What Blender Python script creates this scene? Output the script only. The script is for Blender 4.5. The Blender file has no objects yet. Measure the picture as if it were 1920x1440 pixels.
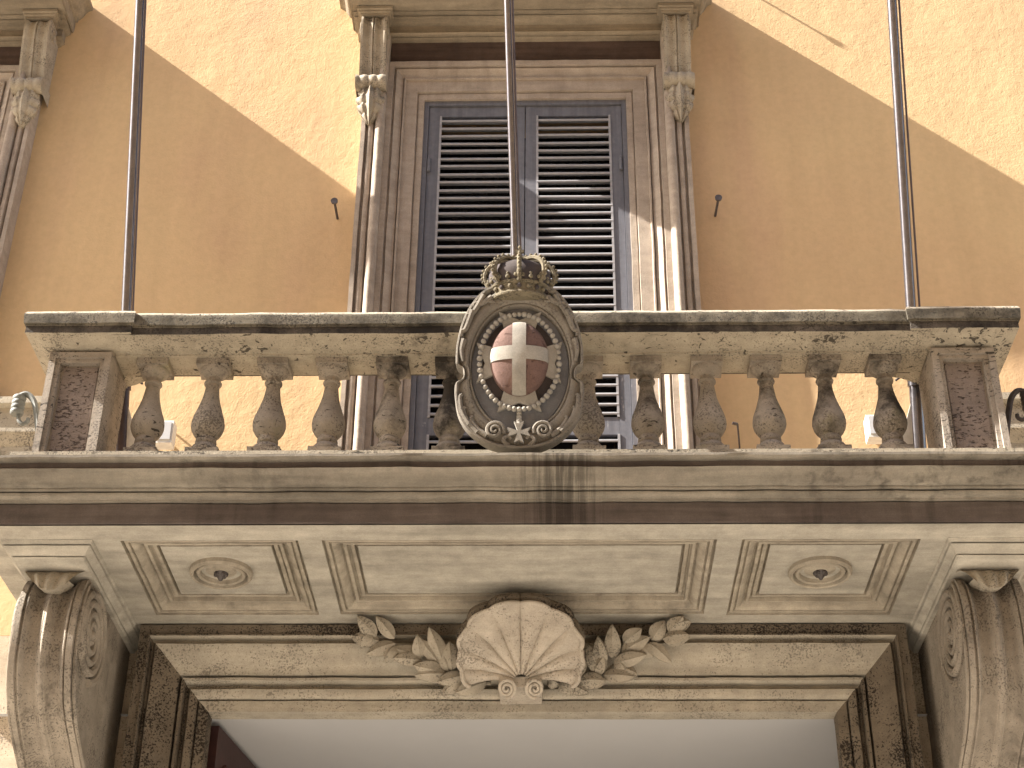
import bpy, math, random
from mathutils import Vector, Matrix, noise
random.seed(7)
R = math.radians
scene = bpy.context.scene

# ------------------------------------------------------------------ camera
cam_d = bpy.data.cameras.new('camera')
cam = bpy.data.objects.new('camera', cam_d)
scene.collection.objects.link(cam)
cam_d.sensor_width = 36.0
cam_d.lens = 36.0 * 3096.0 / 1920.0
cam_d.clip_start = 0.05
cam_d.clip_end = 2000
p, yaw, roll = 0.56571, 0.02719, 0.01007
rz = Matrix.Rotation(yaw, 3, 'Z')
F = rz @ Vector((0, math.cos(p), math.sin(p)))
U = rz @ Vector((0, -math.sin(p), math.cos(p)))
X = rz @ Vector((1, 0, 0))
rr = X * math.cos(roll) + U * math.sin(roll)
uu = -X * math.sin(roll) + U * math.cos(roll)
m = Matrix((rr, uu, -F)).transposed().to_4x4()
m.translation = (0.159, 0, 0)
cam.matrix_world = m
scene.camera = cam

# ------------------------------------------------------------------ light
SUN = Vector((1.0, 0.18, -0.872)).normalized()      # direction the light travels
world = bpy.data.worlds.new('World')
scene.world = world
world.use_nodes = True
wn = world.node_tree
sky = wn.nodes.new('ShaderNodeTexSky')
sky.sky_type = 'NISHITA'
sky.sun_disc = False
sky.sun_elevation = math.asin(-SUN.z)
sky.sun_rotation = math.atan2(-SUN.x, -SUN.y)
sky.dust_density = 3.0
sky.air_density = 1.0
sky.ozone_density = 0.6
wn.links.new(sky.outputs[0], wn.nodes['Background'].inputs[0])
wn.nodes['Background'].inputs[1].default_value = 0.07
sun_d = bpy.data.lights.new('sun', 'SUN')
sun_d.energy = 5.0
sun_d.angle = R(0.5)
sun_d.color = (1.0, 0.94, 0.85)
sun = bpy.data.objects.new('sun', sun_d)
sun.rotation_euler = SUN.to_track_quat('-Z', 'Y').to_euler()
sun.location = (-20, -4, 20)
scene.collection.objects.link(sun)
vs = scene.view_settings
vs.view_transform = 'Standard'
vs.look = 'None'
vs.exposure = 2.15
vs.gamma = 1.0
scene.cycles.max_bounces = 8
scene.cycles.diffuse_bounces = 4

# ------------------------------------------------------------------ materials
class NT:
    def __init__(s, name):
        s.m = bpy.data.materials.new(name)
        s.m.use_nodes = True
        s.t = s.m.node_tree
        s.b = s.t.nodes['Principled BSDF']
        s.pos = s.t.nodes.new('ShaderNodeNewGeometry').outputs['Position']
    def l(s, a, b): s.t.links.new(a, b)
    def put(s, v, sock):
        if isinstance(v, (int, float)): sock.default_value = v
        elif isinstance(v, (tuple, list)):
            sock.default_value = tuple(v) + ((1,) if len(v) == 3 and len(sock.default_value) == 4 else ())
        else: s.l(v, sock)
    def scaled(s, sc, off=(0, 0, 0)):
        n = s.t.nodes.new('ShaderNodeMapping')
        n.inputs['Scale'].default_value = sc
        n.inputs['Location'].default_value = off
        s.l(s.pos, n.inputs['Vector'])
        return n.outputs[0]
    def noise(s, scale, detail=4, rough=.55, vec=None, dist=0):
        n = s.t.nodes.new('ShaderNodeTexNoise')
        n.inputs['Scale'].default_value = scale
        n.inputs['Detail'].default_value = detail
        n.inputs['Roughness'].default_value = rough
        n.inputs['Distortion'].default_value = dist
        s.l(vec if vec is not None else s.pos, n.inputs['Vector'])
        return n.outputs['Fac']
    def voro(s, scale, vec=None, feature='F1'):
        n = s.t.nodes.new('ShaderNodeTexVoronoi')
        n.feature = feature
        n.inputs['Scale'].default_value = scale
        s.l(vec if vec is not None else s.pos, n.inputs['Vector'])
        return n.outputs['Distance']
    def rng(s, f, a, b, c=0., d=1.):
        n = s.t.nodes.new('ShaderNodeMapRange')
        n.inputs['From Min'].default_value = a
        n.inputs['From Max'].default_value = b
        n.inputs['To Min'].default_value = c
        n.inputs['To Max'].default_value = d
        s.l(f, n.inputs['Value'])
        return n.outputs[0]
    def math(s, op, a, b=0.):
        n = s.t.nodes.new('ShaderNodeMath')
        n.operation = op
        s.put(a, n.inputs[0]); s.put(b, n.inputs[1])
        return n.outputs[0]
    def mix(s, f, a, b, mode='MIX'):
        n = s.t.nodes.new('ShaderNodeMix')
        n.data_type = 'RGBA'
        n.blend_type = mode
        s.put(f, n.inputs[0]); s.put(a, n.inputs[6]); s.put(b, n.inputs[7])
        return n.outputs[2]
    def gray(s, f):
        n = s.t.nodes.new('ShaderNodeCombineColor')
        for i in range(3): s.l(f, n.inputs[i])
        return n.outputs[0]
    def bump(s, h, strength=.3, dist=.01, prev=None):
        n = s.t.nodes.new('ShaderNodeBump')
        n.inputs['Strength'].default_value = strength
        n.inputs['Distance'].default_value = dist
        s.l(h, n.inputs['Height'])
        if prev is not None: s.l(prev, n.inputs['Normal'])
        return n.outputs[0]
    def out(s, col, rough=.85, nrm=None, metal=0., spec=.3):
        s.put(col, s.b.inputs['Base Color'])
        s.put(rough, s.b.inputs['Roughness'])
        s.b.inputs['Metallic'].default_value = metal
        s.b.inputs['Specular IOR Level'].default_value = spec
        if nrm is not None: s.l(nrm, s.b.inputs['Normal'])
        return s.m

def stone(name, a, b, dark=(.045, .037, .032), crust=0., speck=0., streak=0., pit=0., horiz=.3, moss=0., bump=.35, vary=False, pitsc=(22, 22, 60), stain=None):
    n = NT(name)
    col = n.mix(n.rng(n.noise(1.4, 5, .6), .35, .65), a, b)
    hs = n.noise(1.0, 5, .6, n.scaled((1.3, 9, 22)))
    col = n.mix(1.0, col, n.gray(n.rng(hs, .3, .7, 1 - .35 * horiz, 1 + .12 * horiz)), 'MULTIPLY')
    mott = n.noise(11, 6, .65)
    col = n.mix(1.0, col, n.gray(n.rng(mott, .3, .7, .80, 1.10)), 'MULTIPLY')
    grain = n.noise(140, 3, .6)
    col = n.mix(1.0, col, n.gray(n.rng(grain, .3, .7, .88, 1.08)), 'MULTIPLY')
    if moss:
        mm = n.rng(n.noise(3.1, 6, .65), .62 - .12 * moss, .74)
        col = n.mix(n.math('MULTIPLY', mm, .6), col, (.22, .20, .07))
    masks = []
    if crust:
        c = n.noise(3.0, 9, .72)
        off = None
        if vary:
            oi = n.t.nodes.new('ShaderNodeObjectInfo').outputs['Random']
            c = n.math('ADD', c, n.rng(oi, 0, 1, -.14, .08))
        masks.append(n.math('MULTIPLY', n.rng(c, .66 - .26 * crust, .78 - .2 * crust), .9))
    if streak:
        st = n.noise(1.0, 5, .6, n.scaled((13, 13, .9)))
        lo = n.noise(1.1, 3, .5)
        masks.append(n.math('MULTIPLY', n.math('MULTIPLY', n.rng(st, .50, .72), n.rng(lo, .42, .6)), streak))
    if speck:
        sp = n.noise(95, 3, .6)
        lo = n.noise(4.0, 4, .6)
        thr = n.rng(lo, .3, .7, .16, -.10)
        masks.append(n.math('MULTIPLY', n.rng(n.math('SUBTRACT', sp, thr), .56 - .05 * speck, .62 - .05 * speck), min(1, .5 + .4 * speck)))
    h = n.math('ADD', n.math('MULTIPLY', mott, .5), n.math('MULTIPLY', grain, .35))
    if pit:
        pv = n.noise(1.0, 4, .62, n.scaled(pitsc), .6)
        lo = n.noise(3.3, 3, .6)
        pm = n.rng(n.math('ADD', pv, n.rng(lo, .3, .7, -.07, .07)), .665 - .09 * pit, .70 - .09 * pit)
        masks.append(n.math('MULTIPLY', pm, .85))
        h = n.math('SUBTRACT', h, n.math('MULTIPLY', pm, .8))
    if stain:
        sx = n.t.nodes.new('ShaderNodeSeparateXYZ'); n.l(n.pos, sx.inputs[0])
        dist = n.math('ABSOLUTE', n.math('SUBTRACT', sx.outputs[0], stain[0]))
        near = n.rng(dist, stain[1] * 1.35, stain[1] * .2)
        run = n.noise(1.0, 6, .65, n.scaled((55, 3, 1.2)))
        masks.append(n.math('MULTIPLY', n.math('MULTIPLY', n.rng(n.math('ADD', run, n.math('MULTIPLY', near, .26)), .58, .78), near), .70))
    if masks:
        mk = masks[0]
        for q in masks[1:]: mk = n.math('MAXIMUM', mk, q)
        col = n.mix(mk, col, dark)
        h = n.math('SUBTRACT', h, n.math('MULTIPLY', mk, .2))
    nb = n.bump(h, bump, .012)
    return n.out(col, .88, nb, spec=.2)

def plaster(name, a, b, c):
    n = NT(name)
    big = n.noise(.55, 4, .55)
    col = n.mix(n.rng(big, .38, .62), a, b)
    col = n.mix(n.math('MULTIPLY', n.rng(n.noise(1.0, 4, .6, n.scaled((1.6, 1.6, .45), (3, 1, 2))), .52, .70), .55), col, c)
    run = n.noise(1.0, 4, .6, n.scaled((9, 9, .55)))
    col = n.mix(1.0, col, n.gray(n.rng(run, .35, .7, 1.02, .95)), 'MULTIPLY')
    fine = n.noise(85, 4, .6)
    mid = n.noise(26, 4, .6)
    lump = n.noise(6, 4, .55)
    wide = n.noise(2.0, 3, .5)
    col = n.mix(1.0, col, n.gray(n.rng(mid, .3, .7, .95, 1.04)), 'MULTIPLY')
    h = n.math('ADD', n.math('MULTIPLY', fine, .34), n.math('MULTIPLY', mid, .42))
    h = n.math('ADD', h, n.math('MULTIPLY', lump, .75))
    h = n.math('ADD', h, n.math('MULTIPLY', wide, 1.3))
    nb = n.bump(h, .48, .012)
    return n.out(col, .93, nb, spec=.1)

def paint(name, a, b, wear=None, rough=.6, streak=(30, 30, 1.2), metal=0.):
    n = NT(name)
    s1 = n.noise(1.0, 4, .6, n.scaled(streak))
    col = n.mix(n.rng(s1, .35, .65), a, b)
    f = n.noise(30, 4, .6)
    col = n.mix(1.0, col, n.gray(n.rng(f, .3, .7, .86, 1.08)), 'MULTIPLY')
    if wear is not None:
        w = n.rng(n.noise(1.0, 6, .7, n.scaled((26, 26, 7))), .63, .70)
        zz = n.t.nodes.new('ShaderNodeSeparateXYZ'); n.l(n.pos, zz.inputs[0])
        w = n.math('MULTIPLY', w, n.rng(zz.outputs[2], 6.2, 5.0, .15, 1.0))
        col = n.mix(w, col, wear)
    nb = n.bump(n.math('ADD', n.math('MULTIPLY', s1, .5), f), .15, .004)
    return n.out(col, rough, nb, metal, .4)

def plain(name, a, b=None, rough=.6, metal=0., sc=25, bump=.15, spec=.4):
    n = NT(name)
    b = b or tuple(c * .75 for c in a)
    f = n.noise(sc, 5, .62)
    return n.out(n.mix(n.rng(f, .35, .68), a, b), rough, n.bump(f, bump, .006), metal, spec)

M = {}
M['plaster'] = plaster('ochre_plaster', (.61, .443, .252), (.585, .41, .237), (.53, .35, .222))
M['lower'] = stone('pale_wall_stone', (.56, .48, .37), (.48, .38, .28), speck=.2, streak=.3, bump=.5)
M['soffit'] = stone('soffit_stucco', (.47, .437, .375), (.42, .388, .33), horiz=.85, streak=.12, bump=.25)
M['bright'] = stone('moulding_stucco', (.44, .39, .315), (.37, .325, .26), horiz=.8, streak=.45, bump=.3)
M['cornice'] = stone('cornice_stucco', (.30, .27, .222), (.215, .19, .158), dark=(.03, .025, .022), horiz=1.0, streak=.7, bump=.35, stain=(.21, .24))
M['fascia'] = stone('shaded_brown_fascia', (.165, .136, .122), (.112, .09, .082), dark=(.025, .02, .018), horiz=.9, streak=.7, bump=.3, stain=(.21, .24))  # brown partly paints in the shade of the vertical bands
M['coping'] = stone('coping_travertine', (.45, .40, .315), (.37, .325, .255), dark=(.03, .025, .022), crust=.25, speck=.15, pit=.5, bump=.5)
M['coping_top'] = stone('lichen_travertine', (.24, .21, .165), (.155, .137, .105), dark=(.025, .022, .018), crust=.80, speck=.5, pit=.3, bump=.7)
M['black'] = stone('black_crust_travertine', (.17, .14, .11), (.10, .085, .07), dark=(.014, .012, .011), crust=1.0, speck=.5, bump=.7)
M['under'] = stone('underside_travertine', (.50, .445, .325), (.43, .38, .28), crust=.15, pit=.4, moss=1.0, bump=.4)
M['pedestal'] = stone('pedestal_travertine', (.40, .35, .295), (.32, .28, .235), dark=(.03, .025, .022), crust=.25, pit=.5, speck=.15, bump=.5)
M['panel'] = stone('pitted_panel_travertine', (.31, .26, .23), (.25, .205, .182), dark=(.06, .045, .04), crust=.2, pit=1.05, pitsc=(38, 38, 95), bump=.7)
M['baluster'] = stone('baluster_travertine', (.38, .335, .28), (.30, .262, .218), dark=(.020, .017, .016), crust=.60, pit=.40, speck=.1, moss=.3, bump=.5, vary=True)
M['trim'] = stone('window_stone', (.45, .38, .312), (.37, .308, .255), streak=.3, horiz=.4, bump=.4)
M['trim_light'] = stone('hood_stone', (.38, .315, .23), (.31, .255, .185), streak=.2, horiz=.9, bump=.3)
M['frieze'] = stone('shaded_brown_frieze', (.125, .087, .073), (.09, .062, .053), horiz=1.0, streak=.4, bump=.3)  # dark brown puts the frieze's shade into its colour
M['carve'] = stone('carved_stone', (.44, .385, .30), (.34, .29, .225), dark=(.03, .025, .02), crust=.33, speck=.1, bump=.5)
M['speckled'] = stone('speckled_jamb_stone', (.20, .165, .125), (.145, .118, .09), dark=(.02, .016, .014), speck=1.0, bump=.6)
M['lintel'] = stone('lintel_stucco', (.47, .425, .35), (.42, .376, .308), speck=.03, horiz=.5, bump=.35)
M['console'] = stone('console_stone', (.37, .325, .27), (.27, .235, .195), dark=(.025, .02, .018), crust=.28, speck=.12, streak=.8, bump=.5)
M['shell'] = stone('shell_stone', (.50, .445, .375), (.41, .36, .30), speck=.02, streak=.1, bump=.5)
M['leafstone'] = stone('laurel_stone', (.42, .375, .305), (.34, .30, .24), dark=(.03, .025, .022), crust=.25, speck=.15, bump=.5)
M['arms_frame'] = stone('cartouche_stone', (.25, .225, .19), (.18, .16, .137), crust=.15, speck=.12, bump=.45)
M['arms_field'] = stone('grey_field_marble', (.20, .20, .212), (.13, .13, .138), streak=.3, bump=.25)
M['arms_dark'] = stone('dark_field_marble', (.075, .062, .06), (.05, .042, .042), bump=.2)
M['arms_red'] = stone('red_porphyry', (.172, .108, .092), (.14, .086, .073), pit=.5, dark=(.09, .05, .04), bump=.6)
M['arms_white'] = stone('white_marble', (.36, .335, .295), (.29, .27, .238), bump=.2, horiz=.2)
M['crown'] = stone('crown_stone', (.21, .18, .125), (.13, .11, .078), dark=(.03, .025, .02), crust=.35, speck=.3, bump=.6)
M['shutter'] = paint('blue_grey_paint', (.15, .152, .175), (.115, .116, .134), wear=(.42, .40, .40))
M['slat'] = paint('grey_slat_paint', (.34, .335, .35), (.27, .265, .28), streak=(2, 20, 20))
M['interior'] = plain('dark_interior', (.012, .011, .011), (.02, .018, .017), .8)
M['pane'] = plain('dark_window_glass', (.008, .008, .010), (.012, .012, .014), .25, spec=.3)
M['pole'] = paint('pole_grey_paint', (.27, .26, .28), (.22, .21, .23), rough=.2, metal=.85)
M['pole_dark'] = paint('pole_brown_metal', (.10, .075, .075), (.075, .058, .06), rough=.35, metal=.3)
M['iron'] = plain('weathered_iron', (.10, .088, .085), (.06, .05, .048), .6, .4)
M['nail'] = plain('nail_iron', (.13, .12, .12), (.09, .07, .065), .5, .5)
M['bracket'] = plain('grey_green_iron', (.17, .18, .17), (.11, .115, .105), .6)
M['white'] = plain('white_enamel', (.72, .71, .68), (.60, .585, .55), .45)
M['ceiling'] = plain('grey_ceiling_plaster', (.49, .49, .50), (.47, .47, .48), .9, sc=2, bump=.05)
M['redwood'] = plain('dark_red_door_paint', (.055, .022, .02), (.035, .015, .014), .5)
M['ground'] = stone('street_paving', (.46, .42, .36), (.40, .365, .315), speck=.1, bump=.3)

# ------------------------------------------------------------------ mesh helpers
col = scene.collection
def jitter(v, amp):
    if not amp: return v
    q = Vector(v)
    a = noise.noise_vector(q * 5.0) * amp * 1.2
    b = noise.noise_vector(q * 31.0) * amp * .55
    return q + a + b

def mesh(name, verts, faces, mats, parent=None, jit=0., ang=40, midx=None, smooth=True):
    me = bpy.data.meshes.new(name)
    me.from_pydata([tuple(jitter(v, jit)) for v in verts], [], faces)
    me.update()
    for mt in (mats if isinstance(mats, (list, tuple)) else [mats]): me.materials.append(M[mt])
    if midx:
        me.polygons.foreach_set('material_index', midx)
    if smooth:
        me.shade_smooth()
        me.set_sharp_from_angle(angle=R(ang))
    import bmesh
    bm = bmesh.new(); bm.from_mesh(me)
    bmesh.ops.recalc_face_normals(bm, faces=bm.faces)
    bm.to_mesh(me); bm.free()
    return link(name, me, parent)

def link(name, me, parent=None):
    o = bpy.data.objects.new(name, me)
    col.objects.link(o)
    if parent is not None: attach(o, parent)
    return o

ROOTLOC = {}
def attach(o, parent):
    o.parent = parent
    loc = world_loc(parent)
    o.matrix_parent_inverse = Matrix.Translation(-loc)

def world_loc(o):
    v = Vector((0, 0, 0))
    if o.name in ROOTLOC: v = Vector(ROOTLOC[o.name])
    return v

def tag(o, label=None, cat=None, group=None, kind=None):
    if label: o['label'] = label
    if cat: o['category'] = cat
    if group: o['group'] = group
    if kind: o['kind'] = kind
    return o

def thing(name, label, cat, loc=(0, 0, 0), group=None):
    o = bpy.data.objects.new(name, None)
    o.empty_display_size = .1
    col.objects.link(o)
    o.location = loc
    ROOTLOC[o.name] = loc
    return tag(o, label, cat, group)

class MB:
    def __init__(s): s.v = []; s.f = []; s.mi = []
    def add(s, v, f, mi=0):
        k = len(s.v)
        s.v += [tuple(q) for q in v]
        s.f += [tuple(i + k for i in g) for g in f]
        s.mi += [mi] * len(f)
        return s
    def box(s, x0, x1, y0, y1, z0, z1, mi=0):
        v = [(x, y, z) for z in (z0, z1) for y in (y0, y1) for x in (x0, x1)]
        return s.add(v, [(0, 2, 3, 1), (4, 5, 7, 6), (0, 1, 5, 4), (2, 6, 7, 3), (0, 4, 6, 2), (1, 3, 7, 5)], mi)
    def tube(s, pts, rad, n=8, mi=0, caps=True, flat=1.0):
        pts = [Vector(q) for q in pts]
        rads = rad if isinstance(rad, (list, tuple)) else [rad] * len(pts)
        k = len(s.v); prev = None; vv = []
        for i, q in enumerate(pts):
            d = (pts[min(i + 1, len(pts) - 1)] - pts[max(i - 1, 0)]).normalized()
            if prev is None:
                a = d.orthogonal().normalized()
            else:
                a = (prev - d * prev.dot(d)).normalized()
            prev = a
            b = d.cross(a)
            for j in range(n):
                t = 2 * math.pi * j / n
                vv.append(q + (a * math.cos(t) + b * math.sin(t) * flat) * rads[i])
        f = []
        for i in range(len(pts) - 1):
            for j in range(n):
                f.append((i * n + j, i * n + (j + 1) % n, (i + 1) * n + (j + 1) % n, (i + 1) * n + j))
        if caps:
            f.append(tuple(range(n))[::-1]); f.append(tuple(range((len(pts) - 1) * n, len(pts) * n)))
        return s.add(vv, f, mi)
    def lathe(s, prof, n=24, c=(0, 0, 0), axis='z', sy=1.0, mi=0, caps=True):
        vv = []
        for r_, h in prof:
            for j in range(n):
                t = 2 * math.pi * j / n
                a, b = r_ * math.cos(t), r_ * math.sin(t) * sy
                q = {'z': (a, b, h), 'y': (a, h, b), 'x': (h, a, b)}[axis]
                vv.append((q[0] + c[0], q[1] + c[1], q[2] + c[2]))
        f = []
        for i in range(len(prof) - 1):
            for j in range(n):
                f.append((i * n + j, i * n + (j + 1) % n, (i + 1) * n + (j + 1) % n, (i + 1) * n + j))
        if caps:
            f.append(tuple(range(n))[::-1]); f.append(tuple(range((len(prof) - 1) * n, len(prof) * n)))
        return s.add(vv, f, mi)
    def ball(s, c, r_, n=10, mi=0, sc=(1, 1, 1)):
        pr = [(max(1e-4, r_ * math.sin(math.pi * i / 6)), -r_ * math.cos(math.pi * i / 6)) for i in range(7)]
        k = len(s.v)
        s.lathe(pr, n, (0, 0, 0), mi=mi)
        for i in range(k, len(s.v)):
            q = s.v[i]
            s.v[i] = (q[0] * sc[0] + c[0], q[1] * sc[1] + c[1], q[2] * sc[2] + c[2])
        return s
    def map(s, fn):
        s.v = [tuple(fn(Vector(q))) for q in s.v]; return s
    def build(s, name, mats, parent=None, jit=0., ang=40, smooth=True):
        return mesh(name, s.v, s.f, mats, parent, jit, ang, s.mi, smooth)

def curve(p0, p1, kind, n=6):
    out = []
    for i in range(1, n + 1):
        t = i / n
        if kind == 'ovolo': a, b = math.sin(t * math.pi / 2), 1 - math.cos(t * math.pi / 2)
        elif kind == 'cavetto': a, b = 1 - math.cos(t * math.pi / 2), math.sin(t * math.pi / 2)
        else: a, b = t, t * t * (3 - 2 * t)
        out.append((p0[0] + (p1[0] - p0[0]) * a, p0[1] + (p1[1] - p0[1]) * b))
    return out

def stack(mb, levels, yb, step=.06, bands=None):
    """levels: (x0, x1, yfront, z) going up; a block moulded on three sides"""
    W = max(l[1] - l[0] for l in levels)
    nx = max(1, int(W / step))
    ny = max(1, int((yb - min(l[2] for l in levels)) / .12))
    ring = []
    v = []
    per = 2 * ny + nx + 1
    for x0, x1, yf, z in levels:
        for j in range(ny): v.append((x0, yb + (yf - yb) * j / ny, z))
        for i in range(nx + 1): v.append((x0 + (x1 - x0) * i / nx, yf, z))
        for j in range(1, ny + 1): v.append((x1, yf + (yb - yf) * j / ny, z))
    k = len(mb.v)
    mb.v += v
    for a in range(len(levels) - 1):
        for i in range(per - 1):
            q = (a * per + i, a * per + i + 1, (a + 1) * per + i + 1, (a + 1) * per + i)
            mb.f.append(tuple(w + k for w in q)); mb.mi.append(bands[a] if bands else 0)
    mb.f.append(tuple(k + i for i in range(per))[::-1]); mb.mi.append(bands[0] if bands else 0)
    e = (len(levels) - 1) * per
    mb.f.append(tuple(k + e + i for i in range(per))); mb.mi.append(bands[-1] if bands else 0)
    return mb

def frame_side(mb, prof, hx, zt, zb, kz, side, n=40, cx=0., bands=None):
    """one side of a mitred door or window frame; prof = (inset, y)"""
    def P(d, y, t):
        if side == 'top':
            xx = (hx - d) * (2 * t - 1)
            return (cx + xx, y, zt - d * kz)
        s = -1 if side == 'left' else 1
        return (cx + s * (hx - d), y, zb + (zt - d * kz - zb) * t)
    k = len(mb.v)
    for d, y in prof:
        for i in range(n + 1): mb.v.append(P(d, y, i / n))
    for a in range(len(prof) - 1):
        for i in range(n):
            mb.f.append(tuple(k + w for w in (a * (n + 1) + i, a * (n + 1) + i + 1, (a + 1) * (n + 1) + i + 1, (a + 1) * (n + 1) + i)))
            mb.mi.append(bands[a] if bands else 0)
    return mb

def plate(mb, xs, zs, holes, y0, y1):
    """wall slab between y0 and y1 with rectangular holes (x0,x1,z0,z1)"""
    def solid(i, j):
        if i < 0 or j < 0 or i >= len(xs) - 1 or j >= len(zs) - 1: return False
        cx_, cz_ = (xs[i] + xs[i + 1]) / 2, (zs[j] + zs[j + 1]) / 2
        return not any(h[0] < cx_ < h[1] and h[2] < cz_ < h[3] for h in holes)
    for i in range(len(xs) - 1):
        for j in range(len(zs) - 1):
            if not solid(i, j): continue
            a, b, c, d = xs[i], xs[i + 1], zs[j], zs[j + 1]
            mb.add([(a, y0, c), (b, y0, c), (b, y0, d), (a, y0, d)], [(0, 1, 2, 3)])
            mb.add([(a, y1, c), (a, y1, d), (b, y1, d), (b, y1, c)], [(0, 1, 2, 3)])
            if not solid(i - 1, j): mb.add([(a, y0, c), (a, y0, d), (a, y1, d), (a, y1, c)], [(0, 1, 2, 3)])
            if not solid(i + 1, j): mb.add([(b, y0, c), (b, y1, c), (b, y1, d), (b, y0, d)], [(0, 1, 2, 3)])
            if not solid(i, j - 1): mb.add([(a, y0, c), (a, y1, c), (b, y1, c), (b, y0, c)], [(0, 1, 2, 3)])
            if not solid(i, j + 1): mb.add([(a, y0, d), (b, y0, d), (b, y1, d), (a, y1, d)], [(0, 1, 2, 3)])
    return mb

# ------------------------------------------------------------------ ground and walls
WY = 8.40                     # plane of the facade
GZ = -1.6
g = MB().add([(-300, -300, GZ), (300, -300, GZ), (300, 300, GZ), (-300, 300, GZ)], [(0, 1, 2, 3)])
tag(g.build('ground', 'ground', smooth=False), 'pale stone street paving in front of the palace', None, kind='structure')

LX = -4.38                    # axis of the neighbouring window
w = MB()
plate(w, [-9, LX - .70, LX + .70, -.70, .70, 9], [3.70, 4.0, 5.19, 7.62, 12.5], [(-.70, .70, 4.0, 7.62), (LX - .70, LX + .70, 5.19, 7.62)], WY, WY + .5)
tag(w.build('facade_wall', 'plaster', smooth=False), 'rough ochre plaster facade wall crossed by diagonal sun and shade', 'wall')
w = MB()
plate(w, [-9, -2.02, 2.02, 9], [GZ, 3.24, 3.698], [(-2.02, 2.02, GZ, 3.24)], WY, WY + .5)
tag(w.build('ground_floor_wall', 'lower', smooth=False), 'sunlit pale stone wall beside the left console below the balcony', 'wall')

# porch behind the doorway
pr = MB().add([(-2.9, 8.36, 3.23), (2.9, 8.36, 3.23), (2.9, 12.5, 3.23), (-2.9, 12.5, 3.23)], [(0, 3, 2, 1)])
tag(pr.build('porch_ceiling', 'ceiling', smooth=False), 'smooth grey plaster ceiling inside the doorway', None, kind='structure')
pr = MB().box(-3.1, -2.9, 8.9, 12.5, GZ, 3.4).box(2.9, 3.1, 8.9, 12.5, GZ, 3.4).box(-3.1, 3.1, 12.5, 12.7, GZ, 3.4)
tag(pr.build('porch_wall', 'ceiling', smooth=False), 'grey plaster walls of the porch behind the doorway', None, kind='structure')

def door_leaf(name, label, hinge, end):
    t = thing(name, label, 'door', (hinge[0], hinge[1], GZ), 'open leaves of the street door')
    d = Vector((end[0] - hinge[0], end[1] - hinge[1], 0)); L = d.length; d.normalize()
    nrm = Vector((-d.y, d.x, 0))
    def fn(q): return Vector((hinge[0], hinge[1], 0)) + d * q.x + nrm * q.y + Vector((0, 0, q.z))
    MB().box(0, L, -.03, .03, GZ + .02, 3.20).map(fn).build('door_board', 'redwood', t, smooth=False)
    for z0, z1 in ((GZ + .2, .2), (.35, 1.7), (1.85, 3.02)):
        MB().box(.12, L - .12, -.05, .05, z0, z1).map(fn).build('door_panel', 'redwood', t, smooth=False)
door_leaf('door_leaf', 'dark red wooden door leaf standing open at the left jamb', (-1.66, 8.46), (-1.47, 9.75))
door_leaf('door_leaf', 'dark door edge just visible along the right jamb', (1.735, 8.46), (1.90, 9.75))

# unseen building across the street, added to block sky light and warm the shade
def opposite():
    t = thing('unseen_opposite_building', 'unseen ochre building added across the street behind the viewer', 'building', (0, -4.2, GZ))
    xs = [-22]; holes = []
    for k in range(10):
        c = -19.8 + k * 4.4
        for z0, z1 in ((.2, 2.6), (4.6, 7.6), (9.2, 11.8)): holes.append((c - .7, c + .7, z0, z1))
        xs += [c - .7, c + .7]
    xs.append(22)
    plate(MB(), xs, [GZ, .2, 2.6, 4.6, 7.6, 9.2, 11.8, 14.5], holes, -5.0, -4.2).build('wall', 'plaster', t, 0, smooth=False)
    for h in holes:
        MB().box(h[0], h[1], -4.62, -4.55, h[2], h[3]).build('shutter', 'shutter', t, 0, smooth=False)
    MB().box(-22.4, 22.4, -5.4, -3.6, 14.5, 15.0).build('unseen_eaves', 'trim_light', t, 0, smooth=False)
opposite()

# string courses left and right of the balcony
def string_course(x0, x1, label):
    lv = [(8.33, 4.55), (8.33, 4.80), (8.31, 4.805), (8.31, 4.86)] + curve((8.31, 4.86), (8.27, 4.93), 'cyma', 4) + [(8.265, 4.935), (8.265, 4.96), (8.30, 4.97), (8.30, 5.12), (8.26, 5.13), (8.26, 5.175), (8.30, 5.19)]
    o = stack(MB(), [(x0, x1, y, z) for y, z in lv], WY + .05, .1).build('string_course', 'coping', None, .003)
    tag(o, label, 'moulding', 'stone string courses either side of the balcony')
string_course(-9, -2.50, 'stained stone string course on the wall left of the balustrade')
string_course(2.50, 9, 'stained stone string course on the wall right of the balustrade')

# ------------------------------------------------------------------ windows
def console_mesh(prof, x0, x1, yb, flute, nx=24, rim=.0):
    """scrolled bracket: front outline prof (y,z) from top to bottom, fluted across its width"""
    mb = MB(); n = len(prof)
    for i in range(nx + 1):
        t = i / nx
        for k_, (y, z) in enumerate(prof):
            a = prof[max(0, k_ - 1)]; b = prof[min(n - 1, k_ + 1)]
            d = Vector((b[0] - a[0], b[1] - a[1])).normalized()
            nn = Vector((-d.y, d.x))
            if nn.x < 0: nn = -nn           # into the stone
            o = flute(t, k_ / (n - 1))
            mb.v.append((x0 + (x1 - x0) * t, y + nn.x * o, z + nn.y * o * .5))
    for i in range(nx):
        for k_ in range(n - 1):
            mb.f.append((i * n + k_, (i + 1) * n + k_, (i + 1) * n + k_ + 1, i * n + k_ + 1)); mb.mi.append(0)
    for i, x in ((0, x0), (nx, x1)):
        k0 = len(mb.v)
        for k_ in range(n): mb.v.append((x, yb, prof[k_][1]))
        for k_ in range(n - 1):
            mb.f.append((i * n + k_, i * n + k_ + 1, k0 + k_ + 1, k0 + k_)); mb.mi.append(0)
    return mb

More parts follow.
